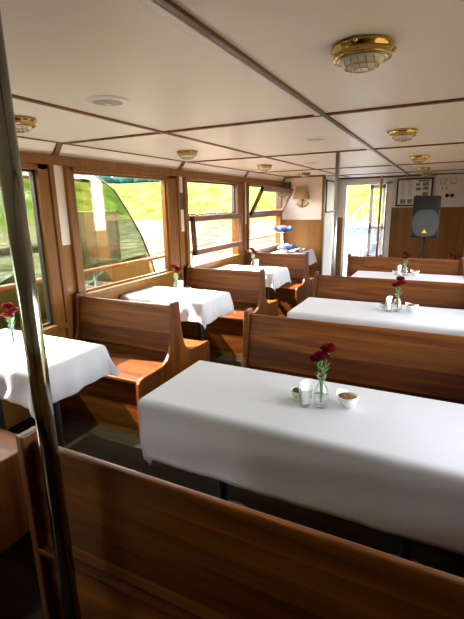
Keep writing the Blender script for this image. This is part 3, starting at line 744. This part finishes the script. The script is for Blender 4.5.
# ------------------------------------------------------------------ buffet
t = thing('tiered_stand', 'silver serving stand carrying the upper basket at the window end of the buffet', 'stand', (-2.64, 7.40, ZC_), .2)
MB().tube([(0, 0, .0), (0, 0, .358)], .008, 12).build('pole', 'silver', t, smooth=True)
MB().lathe([(0, 0), (.075, 0), (.075, .008), (0, .012)], n=24).build('base_plate', 'silver', t)
MB().lathe([(0, .35), (.12, .35), (.13, .362), (.11, .358), (0, .358)], n=24).build('upper_tray', 'silver', t)
MB().tube([(0, .10, .01), (0, .15, .18), (0, .10, .352)], .006, 8).tube([(0, -.10, .01), (0, -.15, .18), (0, -.10, .352)], .006, 8).build('side_arm', 'silver', t)
def basket(loc, label, k):
    t = thing('bread_basket', label, 'basket', loc, k, 'baskets with blue napkins')
    MB().lathe([(0, 0), (.10, 0), (.135, .075), (.142, .078), (.128, .070), (.095, .008), (0, .008)], n=28).build('basket_body', 'wicker', t, smooth=True)
    m = MB(); n = 40; R = []
    for j, (r, z) in enumerate(((.118, .05), (.145, .088), (.172, .030))):
        R.append([m.bm.verts.new((r*(1+.09*math.sin(5*a+j+k))*math.cos(a), r*(1+.09*math.sin(5*a+j+k))*math.sin(a), z+.010*math.sin(4*a+k)*(j > 0))) for a in [2*PI*i/n for i in range(n)]])
    for A, B in zip(R, R[1:]):
        for i in range(n): m.bm.faces.new((A[i], A[(i+1) % n], B[(i+1) % n], B[i]))
    o = m.build('napkin_lining', 'blue', t, smooth=True); o.modifiers.new('thickness', 'SOLIDIFY').thickness = .003
    if k > 1: MB().lathe([(0, -.042), (.07, -.042), (.05, -.03), (.05, 0), (0, 0)], n=20).build('foot', 'silver', t)
basket((-2.64, 7.40, ZC_+.362), 'upper bread basket lined with a blue napkin, on the serving stand', .3)
basket((-2.50, 7.28, ZC_+.045), 'lower bread basket lined with a blue napkin, on the buffet cloth', 1.7)
roll = MB().lathe([(0, -.022), (.03, -.018), (.042, 0), (.032, .018), (0, .026)], n=14).build('bread_roll', 'bread', smooth=True)
rr = random.Random(4); first = True
for (bx, by, bz, lab) in ((-2.64, 7.40, ZC_+.362+.075, 'pale bread roll in the upper basket'), (-2.50, 7.28, ZC_+.045+.075, 'pale bread roll in the lower basket')):
    for k in range(6):
        a = k*PI/3; q = .062 if k else 0
        loc = (bx+q*math.cos(a), by+q*math.sin(a), bz+(.018 if not k else .0))
        o = roll if first else roll.copy()
        if not first: COL.objects.link(o)
        first = False; o.location = loc; o.rotation_euler = (rr.uniform(-.3, .3), rr.uniform(-.3, .3), rr.uniform(0, 3)); tag(o, lab, 'bread', lab.replace('pale bread roll', 'bread rolls'))
plats = [(-2.36, 7.72, .15, 'silver platter of snacks at the back of the buffet'), (-2.32, 7.42, .09, 'round silver platter at the aisle edge of the buffet'), (-2.66, 7.78, .12, 'silver platter in the far corner of the buffet')]
for (px, py, r, lab) in plats:
    tag(MB().lathe([(0, .001), (r*.7, .001), (r, .012), (r*1.03, .014), (r*.72, .007), (0, .006)], (0, 0, 0), 28, sq=.75 if r > .13 else 1).build('serving_platter', 'silver', smooth=True, loc=(px, py, ZC_)), lab, 'platter', 'buffet platters')
    for k in range(8):
        a = k*2*PI/8; q = r*.52
        m = MB().lathe([(0, 0), (.022, 0), (.026, .012), (.02, .028), (0, .032)], n=10)
        o = m.build('canape', ('dark_food', 'bread', 'dark_food', 'ceramic')[k % 4], smooth=True, loc=(px+q*math.cos(a), py+q*math.sin(a)*(.75 if r > .13 else 1), ZC_+.008))
        tag(o, ('dark' if k % 2 == 0 else 'pale')+' bite-size snack on the '+lab.replace(' of snacks', ''), 'snack', ('dark' if k % 2 == 0 else 'pale')+' snacks, '+lab)

# ------------------------------------------------------------------ outside
struct('ground_water', MB().box((-260, -150, -1.3), (150, 260, -1.2)), 'water')
def terrain():
    m = MB(); nx, ny = 90, 90; G = []
    for j in range(ny+1):
        row = []
        for i in range(nx+1):
            x = -180+280*i/nx; y = -120+330*j/ny
            s = max(-x-62, y-75)
            h = -2.0+max(0, min(1, (s+4)/20))*9.6+ .25*math.sin(x*.31)*math.sin(y*.27)+max(0, s-18)*.03
            row.append(m.bm.verts.new((x, y, h)))
        G.append(row)
    for j in range(ny):
        for i in range(nx): m.bm.faces.new((G[j][i], G[j][i+1], G[j+1][i+1], G[j+1][i]))
    return m
struct('ground_bank', terrain(), 'grass', smooth=True)
m = MB(); rnd = random.Random(8)
for k in range(210):
    if k < 150: x, y = -92+rnd.uniform(-3, 3), -60+k*1.5
    else: x, y = -92+(k-150)*2.2, 105+rnd.uniform(-3, 3)
    g = bmesh.ops.create_icosphere(m.bm, subdivisions=2, radius=1)
    sxx = rnd.uniform(2.0, 3.2)
    for v in g['verts']: v.co = Vector((x+v.co.x*sxx*(1+rnd.uniform(-.12, .12)), y+v.co.y*sxx, 8.8+v.co.z*rnd.uniform(1.6, 2.3)))
tag(m.build('tree_line', 'trees'), 'dark blue-green line of trees on top of the far grassy bank', 'trees', None, 'stuff')
tag(MB().box((-84.5, -60, 6.0), (-84, 62, 8.6)).build('stone_wall', 'stone'), 'long grey wall along the top of the river bank', 'wall')
# side deck with its wooden handrail on posts
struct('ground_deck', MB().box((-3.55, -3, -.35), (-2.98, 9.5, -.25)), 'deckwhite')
t = thing('deck_railing', 'outer handrail of wood seen through the left windows', 'railing', (-3.42, 3.2, -.25))
MB().box((-.035, -6, 1.205), (.035, 6.6, 1.245), .012).build('handrail', 'frame', t)
for k in range(7): MB().tube([(0, -5.9+k*2.05, 0), (0, -5.9+k*2.05, 1.21)], .014, 10).build('post', 'deckwhite', t, smooth=True)
MB().tube([(0, -6, .62), (0, 6.6, .62)], .010, 8).build('lower_rail', 'deckwhite', t, smooth=True)
# rounded green tinted weather screen on the side deck
def arc_poly(y0, yc, r, z0, n=20):
    P_ = [(y0, z0)]
    pts = [(4.86, .2), (4.80, .56), (4.70, .90), (4.50, 1.28), (4.28, 1.58), (4.055, 1.845), (3.715, 2.02), (3.3, 2.2)]
    return [(y0, z0)]+pts+[(y0, 2.2)]
t = thing('weather_screen', 'green tinted screen with a curved edge outside the wide left window', 'screen', (-3.58, 0, 0))
pl = arc_poly(-1.0, 0, 0, .2)
MB().prism(pl, 0, -.006, .006).build('tinted_panel', 'glass_green', t)
edge = [(0, y, z) for y, z in pl[1:-1]]
MB().tube(edge, .012, 8).build('edge_trim', 'alu', t, smooth=True)
m = MB()
m.prism([(-1.0, .15), (4.87, .15), (4.72, .70), (4.62, 1.02), (4.0, .98), (3.4, .74), (2.6, 1.05), (1.8, .72), (.6, .9), (-1.0, .8)], 0, -.05, -.03)
m.build('green_cover', 'green_cloth', t)
MB().box((-.04, -1.0, 1.22), (-.02, 2.9, 1.30)).build('green_strap', 'green_cloth', t)
tag(MB().box((-4.25, 3.62, .3), (-4.05, 4.62, 1.60), .01).build('reflection_panel', 'beige'), 'beige panel added behind the green screen for a reflection in the wide left window', 'reflection')  # added panel, stands in for a beige reflection in the window glass
# foredeck beyond the doorway: floor, railing and companion stairs
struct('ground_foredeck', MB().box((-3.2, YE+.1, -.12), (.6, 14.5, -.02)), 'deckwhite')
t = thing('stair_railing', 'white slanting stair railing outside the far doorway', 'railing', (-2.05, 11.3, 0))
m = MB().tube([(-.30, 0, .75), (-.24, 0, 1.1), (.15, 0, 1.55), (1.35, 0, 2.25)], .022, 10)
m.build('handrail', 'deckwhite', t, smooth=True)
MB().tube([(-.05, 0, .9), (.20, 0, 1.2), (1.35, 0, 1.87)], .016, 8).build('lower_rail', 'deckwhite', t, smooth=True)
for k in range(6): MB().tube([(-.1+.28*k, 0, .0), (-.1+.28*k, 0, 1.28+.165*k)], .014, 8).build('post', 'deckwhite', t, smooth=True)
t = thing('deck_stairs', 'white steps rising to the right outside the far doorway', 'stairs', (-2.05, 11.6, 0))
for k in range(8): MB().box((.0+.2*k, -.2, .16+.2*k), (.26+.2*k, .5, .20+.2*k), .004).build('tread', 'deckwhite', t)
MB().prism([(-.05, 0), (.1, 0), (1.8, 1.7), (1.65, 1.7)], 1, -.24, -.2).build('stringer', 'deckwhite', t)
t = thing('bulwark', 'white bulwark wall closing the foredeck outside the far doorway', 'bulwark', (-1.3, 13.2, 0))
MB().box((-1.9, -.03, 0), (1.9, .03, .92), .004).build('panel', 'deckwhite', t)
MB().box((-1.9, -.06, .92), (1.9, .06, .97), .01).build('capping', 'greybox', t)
